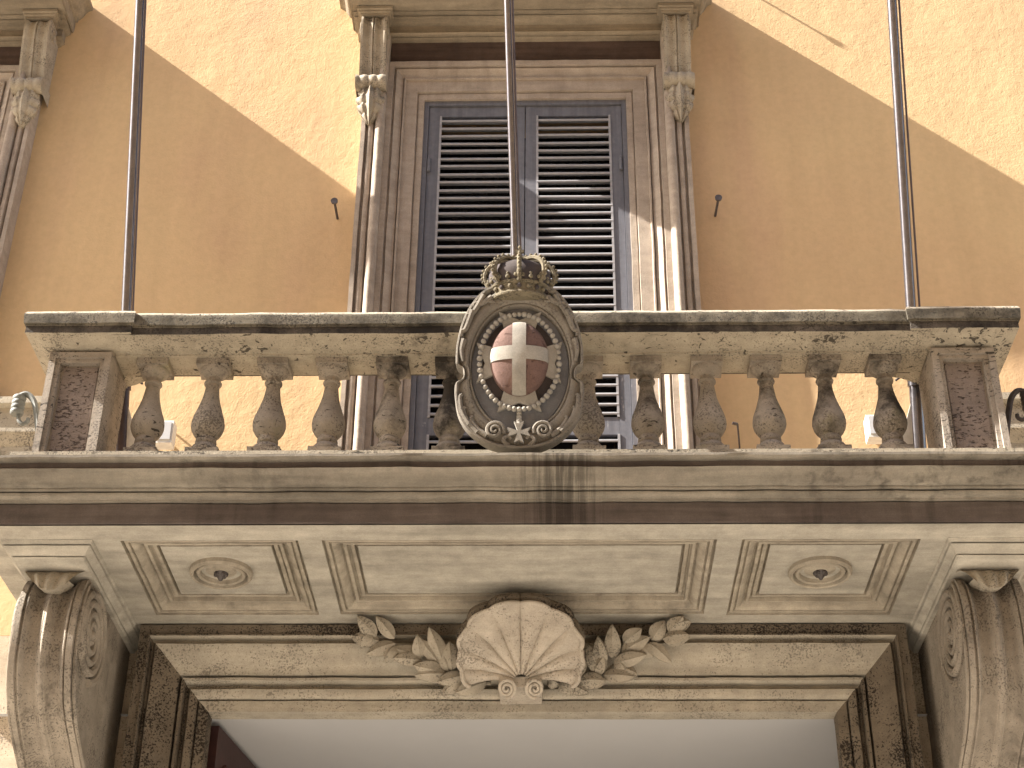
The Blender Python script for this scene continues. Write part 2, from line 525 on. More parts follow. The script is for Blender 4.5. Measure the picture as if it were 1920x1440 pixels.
def flute2(depth):
    def f(t, s):
        # two hollows with a centre ridge and raised edges
        if t < .1 or t > .9: return 0
        q = (t - .1) / .8
        if .44 < q < .56: return depth * .25 + (depth * .5 if .485 < q < .515 else 0)
        q = q / .44 if q <= .44 else (q - .56) / .44
        return depth * (.35 + .65 * math.sin(math.pi * min(1, max(0, q))))
    return f

def spline(pts, n):
    out = []
    P = [Vector(q) for q in pts]
    for i in range(len(P) - 1):
        p0 = P[max(0, i - 1)]; p1 = P[i]; p2 = P[i + 1]; p3 = P[min(len(P) - 1, i + 2)]
        for j in range(n):
            t = j / n
            out.append(.5 * ((2 * p1) + (p2 - p0) * t + (2 * p0 - 5 * p1 + 4 * p2 - p3) * t * t + (3 * p1 - p0 - 3 * p2 + p3) * t ** 3))
    out.append(P[-1])
    return out

def acanthus(name, c, wid, hgt, mat, parent, lobes=4, bulge=.05, up=False, tipout=.0):
    """a carved leaf hanging down from c with scalloped edges and a midrib"""
    mb = MB(); nu, nv = 16, 20
    for j in range(nv + 1):
        t = j / nv
        env = (math.sin(math.pi * (t * .80 + .17)) ** .8) * (1 - t * .15)
        sc = 1 + .20 * abs(math.sin(math.pi * lobes * t)) - .10
        hw = wid / 2 * env * sc + .004
        for i in range(nu + 1):
            s = 2 * i / nu - 1
            rib = .011 * math.cos(s * math.pi * 3.5) * (1 - t * .5) + .010 * math.exp(-(s / .12) ** 2)
            dent = -.010 * (abs(math.sin(math.pi * lobes * t)) < .35) * (abs(s) > .35)
            out = bulge * (1 - s * s * .8) * math.sin(math.pi * min(1, .25 + t * .75)) + rib + dent + tipout * t ** 3
            z = -hgt * t + .03 * hgt * abs(s) * (1 if not up else -1)
            mb.v.append((c[0] + s * hw, c[1] - out, c[2] + (z if not up else -z)))
    for j in range(nv):
        for i in range(nu):
            a = j * (nu + 1) + i
            mb.f.append((a, a + 1, a + nu + 2, a + nu + 1)); mb.mi.append(0)
    # back rim so the leaf is solid
    k = len(mb.v); rim = [j * (nu + 1) for j in range(nv + 1)] + [nv * (nu + 1) + i for i in range(1, nu + 1)] + [j * (nu + 1) + nu for j in range(nv - 1, -1, -1)]
    for r_ in rim:
        q = mb.v[r_]; mb.v.append((c[0] + (q[0] - c[0]) * .9, c[1] + .03, q[2]))
    for i in range(len(rim) - 1):
        mb.f.append((rim[i], rim[i + 1], k + i + 1, k + i)); mb.mi.append(0)
    return mb.build(name, mat, parent, .002, 50)

def spiral_pts(cy, cz, r0, r1, turns, a0, sgn=1, n=60):
    out = []
    for i in range(n + 1):
        t = i / n
        r_ = r0 * (r1 / r0) ** t
        a = a0 + sgn * t * turns * 2 * math.pi
        out.append((cy + r_ * math.cos(a), cz + r_ * math.sin(a)))
    return out

def window(cx_, label, zb=4.0):
    t = thing('window_surround', label, 'window frame', (cx_, WY, zb), 'stone window surrounds on the facade')
    prof = [(-.002, WY + .02), (-.002, 8.318), (.034, 8.318), (.036, 8.345), (.041, 8.345)] + curve((.042, 8.326), (.096, 8.360), 'cyma', 6) + [(.098, 8.376), (.103, 8.376), (.105, 8.348), (.114, 8.348), (.117, 8.366), (.196, 8.366), (.199, 8.392), (.204, 8.392), (.206, 8.382), (.245, 8.382), (.247, 8.60)]
    for sd in ('left', 'right', 'top'):
        mb = frame_side(MB(), prof, .925, 7.895, zb, 1.17, sd, 60, cx_)
        mb.build('architrave_head' if sd == 'top' else 'architrave_side', 'trim', t, .0022)
    MB().box(cx_ - .925, cx_ + .925, 8.374, WY + .02, 7.897, 8.121).build('frieze', 'frieze', t, .001, smooth=False)
    for s in (-1, 1):
        pl = [(.928, WY + .02), (.928, 8.300)] + [(.960 - .030 * math.cos(R(a_)), 8.300 - .040 * math.sin(R(a_))) for a_ in range(15, 181, 15)] + [(.993, 8.318), (1.000, 8.318), (1.004, 8.296), (1.012, 8.290), (1.030, 8.290), (1.036, 8.296), (1.040, 8.318), (1.050, 8.318), (1.056, 8.285), (1.083, 8.285), (1.087, WY + .02)]
        mb = MB(); nz = 70
        for x, y in pl:
            for i in range(nz + 1): mb.v.append((cx_ + s * x, y, zb + (8.12 - zb) * i / nz))
        for a in range(len(pl) - 1):
            for i in range(nz):
                mb.f.append((a * (nz + 1) + i, a * (nz + 1) + i + 1, (a + 1) * (nz + 1) + i + 1, (a + 1) * (nz + 1) + i)); mb.mi.append(0)
        mb.build('pilaster_strip', 'trim', t, .002)
        # console: shaft, curl and leaf
        x0, x1 = sorted((cx_ + s * .942, cx_ + s * 1.119))
        pf = [(q.x, q.y) for q in spline([(8.215, 8.205), (8.185, 8.19), (8.172, 8.13), (8.182, 8.04), (8.215, 7.90), (8.262, 7.74), (8.275, 7.68)], 5)]
        c = console_mesh(pf, x0, x1, WY + .01, flute2(.022)).build('console', 'carve', t, .0015, 35)
        for xs_, sg in ((x0 - .002, -1), (x1 + .002, 1)):
            sp = MB().tube([(xs_, y, z) for y, z in spiral_pts(8.262, 8.115, .068, .012, 2.0, 2.6, 1, 44)], .007, 6)
            sp.build('scroll_spiral', 'carve', c, 0)
        mb = MB()
        nx = 30
        prc = [(8.245 + .056 * math.cos(a), 7.635 + .058 * math.sin(a)) for a in [R(100 + k_ * 16) for k_ in range(16)]]
        def fl(tt, ss): return .010 * (1 - abs(math.cos(tt * math.pi * 3.5))) 
        console_mesh(prc, x0 - .014, x1 + .014, WY + .01, fl, nx).build('console_curl', 'carve', c, .0015, 40)
        acanthus('acanthus_leaf', ((x0 + x1) / 2, 8.272, 7.60), .185, .30, 'carve', c, 4, .062)
    # hood
    lv = [(1.10, 8.374, 8.122), (1.105, 8.368, 8.1225), (1.14, 8.340, 8.139), (1.138, 8.350, 8.142), (1.138, 8.350, 8.147), (1.14, 8.328, 8.148), (1.16, 8.312, 8.160), (1.155, 8.330, 8.163), (1.155, 8.330, 8.236), (1.158, 8.314, 8.238)]
    pts = curve((8.312, 8.238), (8.248, 8.2505), 'cyma', 5)
    lv += [(1.16 + (8.312 - y) * .4, y, z) for y, z in pts]
    lv += [(1.186, 8.262, 8.252), (1.186, 8.262, 8.262), (1.19, 8.240, 8.264), (1.19, 8.215, 8.266), (1.187, 8.225, 8.275), (1.187, 8.205, 8.275), (1.20, 7.90, 8.268), (1.20, 7.90, 8.278), (1.205, 7.872, 8.278), (1.205, 7.872, 8.37), (1.22, 7.86, 8.375), (1.22, 7.86, 8.39)]
    lv += [(1.22 + (7.86 - y) * 1.0, y, z) for y, z in curve((7.86, 8.39), (7.785, 8.485), 'cyma', 6)]
    lv += [(1.307, 7.78, 8.487), (1.307, 7.78, 8.52)]
    bands = [0] * (len(lv) - 1)
    stack(MB(), [(cx_ - h, cx_ + h, y, z) for h, y, z in lv], WY + .02, .06).build('hood', 'trim_light', t, .002)
    for s in (-1, 1):
        x0, x1 = sorted((cx_ + s * .922, cx_ + s * 1.14))
        e = lambda k_, y, z: (x0 - k_, x1 + k_, y, z)
        stack(MB(), [e(-.012, 8.185, 8.205), e(-.012, 8.185, 8.222), e(0, 8.172, 8.226), e(0, 8.172, 8.240), e(.012, 8.16, 8.245), e(.012, 8.16, 8.2665)], 8.30, .06).build('hood_block', 'trim_light', t, .001)
    # timber frame of the shutters and the dark glass door behind them
    cs = MB()
    cs.box(cx_ - .679, cx_ - .648, 8.402, 8.50, zb, 7.612).box(cx_ + .648, cx_ + .679, 8.402, 8.50, zb, 7.612).box(cx_ - .648, cx_ + .648, 8.402, 8.50, 7.572, 7.612)
    cs.build('shutter_casing', 'shutter', t, .001, smooth=False)
    MB().box(cx_ - .70, cx_ + .70, 8.80, 8.82, zb, 7.7).build('window_pane', 'pane', t, smooth=False)
    return t

window(0, 'grey stone window surround with hood and consoles behind the crest')
window(LX, 'stone window surround cut off by the left edge of the picture', 5.185)

# louvred shutters
slat_me = None
def slat_mesh(L):
    mb = MB(); n = 8; tilt = R(22)
    for i in range(n + 1):
        x = -L / 2 + L * i / n
        for dy, dz in ((-.030, -.010), (-.033, 0), (-.030, .010), (.026, .0045), (.026, -.0045)):
            mb.v.append((x, dy * math.cos(tilt) - (dz * math.sin(tilt) if dy > 0 else 0), dy * math.sin(tilt) + dz * math.cos(tilt)))
    for i in range(n):
        for j in range(5):
            mb.f.append((i * 5 + j, i * 5 + (j + 1) % 5, (i + 1) * 5 + (j + 1) % 5, (i + 1) * 5 + j)); mb.mi.append(0)
    mb.f.append((0, 1, 2, 3, 4)); mb.f.append(tuple(n * 5 + q for q in (4, 3, 2, 1, 0))); mb.mi += [0, 0]
    me = bpy.data.meshes.new('slat')
    me.from_pydata(mb.v, [], mb.f); me.materials.append(M['slat'])
    return me
def shutter(x0, x1, label, zb=4.03, zm=5.05, group='two louvred shutter leaves of the middle window'):
    t = thing('window_shutter', label, 'shutter', ((x0 + x1) / 2, 8.43, zb), group)
    ya, yb = 8.416, 8.460
    sw = .072
    zt = 7.568
    MB().box(x0, x0 + sw, ya, yb, zb, zt).build('stile', 'shutter', t, .0012, smooth=False)
    MB().box(x1 - sw, x1, ya, yb, zb, zt).build('stile', 'shutter', t, .0012, smooth=False)
    for a, b in ((zt - .085, zt), (zm - .06, zm + .06), (zb, zb + .12)):
        MB().box(x0 + sw, x1 - sw, ya + .002, yb - .002, a, b).build('rail', 'shutter', t, .0012, smooth=False)
    for xa in (x0 + sw, x1 - sw - .014):
        for a, b in ((zm + .06, zt - .085), (zb + .12, zm - .06)):
            MB().box(xa, xa + .014, ya - .006, ya + .02, a, b).build('bead', 'slat', t, smooth=False)
    me = slat_mesh(x1 - x0 - 2 * sw - .004)
    for a, b in ((zm + .06, zt - .085), (zb + .12, zm - .06)):
        k = int((b - a) / .0655); pitch = (b - a) / k
        for i in range(k):
            o = link('slat', me)
            o.location = ((x0 + x1) / 2 - ROOTLOC[t.name][0], 8.439 - ROOTLOC[t.name][1], a + pitch * (i + .5) + random.uniform(-.0035, .0035) - ROOTLOC[t.name][2])
            o.rotation_euler = (R(random.uniform(-5, 5)), R(random.uniform(-.35, .35)), 0)
            o.parent = t
    sx = x0 + .012 if 'left blue' in label else x1 - .012
    for z in (7.05, 5.78, 4.6):
        if z < zb: continue
        MB().tube([(sx, ya - .012, z - .05), (sx, ya - .012, z + .05)], .011, 8).ball((sx, ya - .012, z + .055), .012).build('hinge', 'shutter', t)
shutter(-.645, -.003, 'left blue-grey louvred shutter leaf, in the shade, peeling at its foot')
shutter(.003, .645, 'right blue-grey louvred shutter leaf with sun flecks near the crown')

shutter(LX - .645, LX - .003, 'left blue-grey louvred leaf of the window beyond the left picture edge', 5.20, 5.75, 'shutter leaves of the window at the left edge')
shutter(LX + .003, LX + .645, 'right blue-grey louvred leaf of the window beyond the left picture edge', 5.20, 5.75, 'shutter leaves of the window at the left edge')

# ------------------------------------------------------------------ balcony
bal = thing('balcony', 'stone balcony slab with moulded cornice and coffered underside', 'balcony', (0, 7.7, 3.66))
HX = 2.64
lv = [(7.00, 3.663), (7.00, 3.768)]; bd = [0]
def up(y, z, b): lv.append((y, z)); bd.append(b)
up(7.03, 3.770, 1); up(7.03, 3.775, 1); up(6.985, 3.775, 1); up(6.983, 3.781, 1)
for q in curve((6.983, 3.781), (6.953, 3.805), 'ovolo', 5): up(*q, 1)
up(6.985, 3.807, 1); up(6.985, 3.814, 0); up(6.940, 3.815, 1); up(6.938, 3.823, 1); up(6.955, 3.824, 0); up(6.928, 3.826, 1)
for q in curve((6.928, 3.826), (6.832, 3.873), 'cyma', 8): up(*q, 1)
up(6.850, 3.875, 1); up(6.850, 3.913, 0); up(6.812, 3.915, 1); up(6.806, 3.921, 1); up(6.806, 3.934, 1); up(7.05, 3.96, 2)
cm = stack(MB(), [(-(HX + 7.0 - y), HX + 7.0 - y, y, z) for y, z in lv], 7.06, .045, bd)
# drop the bottom and back caps of the moulding: slab and soffit close it
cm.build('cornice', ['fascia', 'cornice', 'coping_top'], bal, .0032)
MB().box(-HX - .02, HX + .02, 7.061, WY - .003, 3.76, 3.97).build('floor_slab', 'lower', bal, .0)
# soffit with three coffers
SZ = 3.655
coffers = [(-1.94, -1.07, 7.165, 8.03), (-.955, .965, 7.165, 8.025), (1.085, 1.945, 7.165, 8.04)]
def soffit():
    mb = MB()
    xs = sorted({-HX, HX, *[c[0] for c in coffers], *[c[1] for c in coffers]})
    # strips around the coffers, each coffer keeps its own depth
    yA, yB = 7.0, WY - .004
    mb.add([(-HX, yA + .006, SZ), (HX, yA + .006, SZ), (HX, 7.165, SZ), (-HX, 7.165, SZ)], [(0, 3, 2, 1)])
    prev = -HX
    for c in coffers:
        mb.add([(prev, 7.165, SZ), (c[0], 7.165, SZ), (c[0], yB, SZ), (prev, yB, SZ)], [(0, 3, 2, 1)])
        mb.add([(c[0], c[3], SZ), (c[1], c[3], SZ), (c[1], yB, SZ), (c[0], yB, SZ)], [(0, 3, 2, 1)])
        prev = c[1]
    mb.add([(prev, 7.165, SZ), (HX, 7.165, SZ), (HX, yB, SZ), (prev, yB, SZ)], [(0, 3, 2, 1)])
    return mb
soffit().build('soffit', 'soffit', bal, 0, smooth=False)
for c in coffers:
    st = [(0, 0), (.003, .022), (.012, .022), (.015, .006), (.030, .006), (.033, .020), (.040, .020), (.043, .008), (.056, .012), (.070, .026), (.082, .048), (.090, .050), (.093, .030), (.108, .030), (.111, .054), (.120, .058), (.124, .048), (.142, .048), (.145, .072), (.155, .072), (.158, .048)]
    mb = MB(); N = 24
    for d, h in st:
        x0, x1, y0, y1 = c[0] + d, c[1] - d, c[2] + d, c[3] - d
        for i in range(N): mb.v.append((x0 + (x1 - x0) * i / N, y0, SZ + h))
        for i in range(N): mb.v.append((x1, y0 + (y1 - y0) * i / N, SZ + h))
        for i in range(N): mb.v.append((x1 + (x0 - x1) * i / N, y1, SZ + h))
        for i in range(N): mb.v.append((x0, y1 + (y0 - y1) * i / N, SZ + h))
    P = 4 * N
    for a in range(len(st) - 1):
        for i in range(P):
            mb.f.append((a * P + i, a * P + (i + 1) % P, (a + 1) * P + (i + 1) % P, (a + 1) * P + i)); mb.mi.append(0)
    mb.build('coffer_moulding', 'bright', bal, .0016)
    d, h = st[-1]
    MB().add([(c[0] + d, c[2] + d, SZ + h), (c[1] - d, c[2] + d, SZ + h), (c[1] - d, c[3] - d, SZ + h), (c[0] + d, c[3] - d, SZ + h)], [(0, 3, 2, 1)]).build('coffer_panel', 'soffit', bal, 0, smooth=False)
for s in (-1, 1):
    z = SZ + .048
    pf = [(.160, z + .002), (.160, z - .020), (.150, z - .034), (.140, z - .030), (.134, z - .004), (.128, z - .002), (.124, z - .022), (.114, z - .028), (.106, z - .022), (.102, z + .006), (.085, z + .002), (.060, z - .006), (.040, z - .014)]
    ro = MB().lathe(pf, 40, (s * 1.523, 7.60, 0)).build('rosette', 'bright', bal, .001, 30)
    mb = MB().lathe([(.040, z - .008), (.030, z - .026), (.016, z - .036), (.010, z - .052), (.004, z - .056)], 14, (s * 1.523, 7.60, 0))
    for k_ in range(6):
        a = k_ * math.pi / 3
        mb.ball((s * 1.523 + .026 * math.cos(a), 7.60 + .026 * math.sin(a), z - .022), .012, 8)
    mb.build('boss', 'iron', ro)
MB().box(-HX + .1, HX - .1, 7.09, 7.46, 3.95, 4.118).build('plinth_course', 'coping', bal, 0, smooth=False)

# ------------------------------------------------------------------ balustrade
br = thing('balustrade', 'weathered travertine balustrade with black-stained coping in front of the window', 'balustrade', (0, 7.25, 4.12))
def coping_levels(yo, ext=0.):
    """front outline of the coping, bottom to top; last number is the stain band, or the painted sunlit edge"""
    lo = [(7.152, 4.726, 2), (7.150, 4.735, 1), (7.142, 4.737, 1)]
    lo += [(y, z, 1) for y, z in curve((7.142, 4.738), (7.035, 4.768), 'cyma', 6)]
    lo += [(7.018, 4.770, 1), (7.018, 4.812, 3), (7.012, 4.814, 0), (7.012, 4.820, 0), (7.004, 4.822, 0), (7.000, 4.862, 0), (6.999, 4.878, 0), (7.003, 4.889, 4), (7.012, 4.898, 4), (7.035, 4.904, 4)]  # paler last steps paint a sunlit top edge
    return lo
cl = coping_levels(0)
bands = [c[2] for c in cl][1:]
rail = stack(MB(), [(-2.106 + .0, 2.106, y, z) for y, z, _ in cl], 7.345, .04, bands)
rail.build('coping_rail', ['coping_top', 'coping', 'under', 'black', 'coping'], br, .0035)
MB().box(-2.1, 2.1, 7.346, 7.40, 4.757, 4.897).build('coping_back', 'coping_top', br, 0, smooth=False)
for s in (-1, 1):
    xi, xo = 2.115, 2.437
    e = lambda k_: tuple(sorted((s * (xi - k_), s * (xo + k_))))
    cap = []
    for y, z, b in cl:
        k_ = 7.150 - y
        cap.append((*e(max(-.001, k_ * .86)), y - .018, z + .004))
    ped = MB()
    a, b = e(0)
    ped.box(a, b, 7.155, 7.44, 4.10, 4.728)
    pd = ped.build('pedestal', 'pedestal', br, .0012, smooth=False)
    tag(pd, 'left end pedestal with a sunlit edge' if s < 0 else 'right end pedestal with black pitted streaks')
    # raised frame and pitted panel on the front
    def fp(mb, x0, x1, z0, z1, y0, y1): return mb.box(x0, x1, y0, y1, z0, z1)
    fr = MB()
    for d0, d1, yy in ((.0, .034, 7.105), (.034, .056, 7.120)):
        fr.box(a + d0, a + d1, yy, 7.156, 4.10, 4.722 - d0).box(b - d1, b - d0, yy, 7.156, 4.10, 4.722 - d0).box(a + d1, b - d1, yy, 7.156, 4.722 - d1, 4.722 - d0)
    fr.build('pedestal_frame', 'pedestal', pd, .001, smooth=False)
    MB().box(a + .070, b - .070, 7.149, 7.156, 4.10, 4.652).build('pedestal_panel', 'panel', pd, .001, smooth=False)
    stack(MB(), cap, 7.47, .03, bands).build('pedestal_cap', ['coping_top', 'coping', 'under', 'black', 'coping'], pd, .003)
# balusters
bp = [(.079, 4.185), (.081, 4.195), (.080, 4.205), (.072, 4.212), (.068, 4.222), (.058, 4.232), (.048, 4.236), (.050, 4.240), (.054, 4.246), (.055, 4.256), (.053, 4.268), (.049, 4.276), (.050, 4.281)]
for z_, r_ in ((4.290, .060), (4.305, .071), (4.325, .081), (4.348, .0860), (4.37, .0855), (4.395, .081), (4.42, .073), (4.45, .063), (4.48, .054), (4.51, .0465), (4.54, .041), (4.57, .0372), (4.596, .0355)):
    bp.append((r_, z_))
bp += [(.036, 4.600), (.0445, 4.604), (.0465, 4.611), (.0445, 4.618), (.036, 4.622), (.0345, 4.632), (.036, 4.642), (.044, 4.647), (.046, 4.652), (.056, 4.658), (.068, 4.668), (.075, 4.680), (.076, 4.690)]
bmb = MB().box(-.084, .084, -.084, .084, 4.117, 4.186).lathe(bp, 28).box(-.081, .081, -.084, .084, 4.6895, 4.7255)
b0 = bmb.build('baluster', 'baluster', None, .0022, 38)
bme = b0.data
bpy.data.objects.remove(b0)
bxs = [-1.913, -1.601, -1.284, -.979, -.663, -.356, .354, .659, .974, 1.278, 1.582, 1.892]
blabels = {0: 'baluster streaked black at the shoulder beside the left pedestal', 2: 'baluster with a black ring stain on its belly'}
for i, x in enumerate(bxs):
    o = link('baluster', bme, None)
    o.parent = br
    o.location = Vector((x, 7.25, 0)) - Vector(ROOTLOC[br.name])
    o.rotation_euler = (0, 0, random.choice((0, math.pi / 2, math.pi)) + R(random.uniform(-1.5, 1.5)))
    if i in blabels: o['label'] = blabels[i]

# ------------------------------------------------------------------ big consoles under the balcony
def big_console(s, label):
    t = thing('stone_console', label, 'console', (s * 2.30, 8.3, 2.0), 'scrolled stone consoles carrying the balcony')
    x0, x1 = sorted((s * 2.150, s * 2.452))
    pf = [(q.x, q.y) for q in spline([(7.52, 3.60), (7.44, 3.575), (7.385, 3.50), (7.352, 3.40), (7.345, 3.28), (7.365, 3.14), (7.425, 3.00), (7.53, 2.885), (7.67, 2.80), (7.81, 2.725), (7.93, 2.63), (8.01, 2.50), (8.04, 2.34), (8.03, 2.20), (8.10, 2.10)], 5)]
    def fl(t_, s_):
        e = min(t_, 1 - t_)
        if e < .10: return .002
        if e < .125: return .020
        if e < .16: return .008
        q = (t_ - .16) / .68
        # broad hollow, rounded ridge, broad hollow
        c_ = abs(q - .5) / .5
        if c_ < .16: return .006 + .016 * (c_ / .16) ** 2
        w_ = (c_ - .16) / .84
        return .010 + .048 * math.sin(math.pi * w_) ** .8
    b = console_mesh(pf, x0, x1, WY - .01, fl, 60).build('scroll_body', 'console', t, .003, 32)
    for xs_ in (x0, x1):
        o_ = -.008 if xs_ == x0 else .008
        inner = abs(xs_) < 2.3
        mb = MB().tube([(xs_ + o_, y, z) for y, z in [(7.60 + (.235 - .215 * i / 160) * math.cos(R(-75) + i / 160 * 8.6 * math.pi), 3.345 + (.235 - .215 * i / 160) * math.sin(R(-75) + i / 160 * 8.6 * math.pi)) for i in range(161)]], [.024 - .009 * i / 160 for i in range(161)], 8)
        mb.ball((xs_ + o_, 7.60, 3.345), .026)
        mb.build('volute', 'console', b, 0)
        edge = MB().tube([(xs_ + o_, y + .035, z) for y, z in pf[6:]], .010, 6)
        edge.build('edge_bead', 'console', b, 0)
    # moulded block between console and soffit
    a, c = x0, x1
    e = lambda k_, y, z: (a - k_, c + k_, y, z)
    stack(MB(), [e(.022, 7.235, 3.590), e(.030, 7.225, 3.598), e(.018, 7.245, 3.600), e(.018, 7.245, 3.605), e(.034, 7.218, 3.606), e(.040, 7.205, 3.615), e(.064, 7.168, 3.632), e(.052, 7.19, 3.634), e(.052, 7.19, 3.640), e(.072, 7.158, 3.641), e(.078, 7.150, 3.6535)], WY - .006, .05).build('console_block', 'soffit', t, .0018)
    # curled leaf lying over the top of the scroll
    mb = MB(); nu, nv = 28, 14
    for j in range(nv + 1):
        v_ = j / nv
        for i in range(nu + 1):
            q = 2 * i / nu - 1
            ang = R(95) * v_
            hw = .150 * (1 - .40 * v_ ** 1.8) * (1 - .03 * math.cos(q * 9))
            rad_y = .10 * (1 - .25 * q * q)
            y = 7.40 - rad_y * math.sin(ang) - .010 * math.cos(q * 12)
            z = 3.594 - .125 * (1 - math.cos(ang)) * (1 - .45 * q * q) - .004 * math.cos(q * 12)
            mb.v.append(((a + c) / 2 + q * hw, y, z))
    for j in range(nv):
        for i in range(nu):
            k_ = j * (nu + 1) + i
            mb.f.append((k_, k_ + 1, k_ + nu + 2, k_ + nu + 1)); mb.mi.append(0)
    k0 = len(mb.v)
    for i in range(nu + 1):
        q = mb.v[nv * (nu + 1) + i]; mb.v.append((q[0], q[1] + .10, q[2] + .02))
    for i in range(nu):
        mb.f.append((nv * (nu + 1) + i, nv * (nu + 1) + i + 1, k0 + i + 1, k0 + i)); mb.mi.append(0)
    mb.build('cap_leaf', 'leafstone', t, .004, 60)
big_console(-1, 'tall fluted stone console with spiral volute at the lower left')
big_console(1, 'tall fluted stone console with spiral volute at the lower right')

# ------------------------------------------------------------------ doorway
dr = thing('door_surround', 'broad moulded stone doorway frame under the balcony', 'door frame', (0, 8.3, GZ))
prof = [(-.0, WY + .01), (-.0, 8.190), (.010, 8.190), (.012, 8.135), (.058, 8.135), (.062, 8.126), (.070, 8.126), (.072, 8.190), (.082, 8.192)]
prof += curve((.084, 8.150), (.236, 8.215), 'cyma', 9) + [(.238, 8.262), (.249, 8.262), (.251, 8.212), (.264, 8.212), (.266, 8.285), (.278, 8.285)]
prof += curve((.280, 8.242), (.336, 8.264), 'ovolo', 5) + [(.338, 8.292), (.345, 8.292), (.347, 8.268), (.400, 8.268), (.402, 8.37)]
nb = len(prof) - 1
bt = []
for i in range(nb):
    d = prof[i + 1][0]
    bt.append(1 if d <= .0701 else 0)
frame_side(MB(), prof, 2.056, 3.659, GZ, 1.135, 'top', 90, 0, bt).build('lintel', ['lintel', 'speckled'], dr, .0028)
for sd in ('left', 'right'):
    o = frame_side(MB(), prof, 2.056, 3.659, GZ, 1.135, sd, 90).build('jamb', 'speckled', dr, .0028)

def surf(z):
    pts = [(3.10, 8.27), (3.25, 8.266), (3.29, 8.25), (3.34, 8.215), (3.40, 8.208), (3.5, 8.165), (3.57, 8.126), (3.66, 8.126)]
    for (a, b), (c, d) in zip(pts, pts[1:]):
        if z <= c: return b + (d - b) * max(0, (z - a) / (c - a))
    return 8.13

# carved shell
sh = thing('carved_shell', 'large carved scallop shell leaning out over the doorway', 'carving', (0, 8.15, 3.30))
T = Vector((0, -.7071, .7071)); NN = Vector((0, -.7071, -.7071))
S0 = Vector((.002, 8.10, 3.30))
def SP(a, b, h): return S0 + Vector((a, 0, 0)) + T * b + NN * h
rimk = [(-24, .205), (-14, .245), (-4, .285), (6, .316), (14, .322), (24, .350), (33, .392), (40, .405), (48, .398), (56, .430), (64, .452), (72, .442), (80, .452), (90, .430)]
NL = 9
def shell_rim(th):
    """outline radius from the hinge; th in degrees, 90 = straight up"""
    q = th if th <= 90 else 180 - th
    for (a, b), (c, d) in zip(rimk, rimk[1:]):
        if q <= c: return b + (d - b) * (q - a) / (c - a)
    return rimk[-1][1]
mb = MB(); nth, nr = 240, 22
HB = .045
# lobe boundaries in degrees and the outline radius at each lobe's crown
LB = [-8, 11, 30, 49, 69, 90, 111, 131, 150, 169, 188]
LR = [.288, .328, .382, .424, .436, .436, .424, .382, .328, .288]
def lobe_at(th):
    for k_ in range(len(LR)):
        if th <= LB[k_ + 1] + 1e-6:
            q = (th - LB[k_]) / (LB[k_ + 1] - LB[k_])
            return k_, q
    return len(LR) - 1, 1.0
def smooth_rad(th):
    cs = [(LB[i] + LB[i + 1]) / 2 for i in range(len(LR))]
    if th <= cs[0]: return LR[0] - .0020 * (cs[0] - th)
    if th >= cs[-1]: return LR[-1] - .0020 * (th - cs[-1])
    for (a, b), (c, d) in zip(zip(cs, LR), zip(cs[1:], LR[1:])):
        if th <= c:
            t_ = (th - a) / (c - a); t_ = t_ * t_ * (3 - 2 * t_)
            return b + (d - b) * t_
for j in range(nr + 1):
    v_ = j / nr
    for i in range(nth + 1):
        th = -8 + 196 * i / nth
        k_, q = lobe_at(th)
        cr_ = math.sin(math.pi * q) ** .55           # rounded lobe, sharp groove
        rad = smooth_rad(th) * (1 + .038 * (cr_ - .75))
        rr_ = .035 + (rad - .035) * v_
        # the whole scallop is a shallow dish, deepest at the middle
        h = .030 + .050 * v_ ** 1.6 + .045 * (1 - v_) ** 3 + .034 * (cr_ - 1) * (.35 + .8 * v_) * (1 - .55 * v_ ** 5)
        h += .010 * math.sin(v_ * 9.0 + k_ * 2.1) * v_ * (1 - v_)
        brk = .52 + .06 * math.sin(k_ * 2.7) + .03 * math.sin(th * .9)
        h -= .005 * (1 if v_ > brk else 0)
        mb.v.append(SP(rr_ * math.cos(R(th)) * 1.0, HB + rr_ * math.sin(R(th)) * .95, h))
for j in range(nr):
    for i in range(nth):
        k_ = j * (nth + 1) + i
        mb.f.append((k_, k_ + 1, k_ + nth + 2, k_ + nth + 1)); mb.mi.append(0)
# thick rim and back
k0 = len(mb.v); last = nr * (nth + 1)
for off, hh in ((1.03, .012), (1.045, -.002), (1.03, -.035), (1.075, -.040), (1.085, -.075), (.75, -.13)):
    for i in range(nth + 1):
        q = Vector(mb.v[last + i]); c = SP(0, HB, 0)
        loc = q - c; hcur = loc.dot(NN)
        flat = loc - NN * hcur
        mb.v.append(c + flat * off + NN * (hcur + hh if hh > -.08 else hh))
rings = [last] + [k0 + i * (nth + 1) for i in range(6)]
for r_i, (a, b) in enumerate(zip(rings, rings[1:])):
    for i in range(nth):
        mb.f.append((a + i, a + i + 1, b + i + 1, b + i)); mb.mi.append(1 if r_i >= 2 else 0)  # dark back rings paint in the shade behind the rim
mb.build('shell', ['shell', 'speckled'], sh, .0025, 50)
MB().tube([Vector(mb.v[k0 + i]) for i in range(nth + 1)], .0115, 8).build('shell_rim', 'shell', sh, .001)
for sx, c0 in ((-1, -.073), (1, .073)):
    pts = []
    n = 70
    for i in range(n + 1):
        t_ = i / n
        r_ = .043 * (1 - t_) ** .9 + .005
        a = (R(-80) - t_ * 2.3 * 2 * math.pi)
        pts.append(SP(c0 + sx * -1 * r_ * math.cos(a) * -1, .012 + r_ * math.sin(a) * 1.15, .100 - .02 * t_ + .03 * t_))
    MB().tube(pts, [.011 - .005 * i / n for i in range(n + 1)], 8).build('volute', 'shell', sh, 0)
MB().box(-.11, .11, 8.02, 8.26, 3.245, 3.30).build('shell_foot', 'shell', sh, .003)

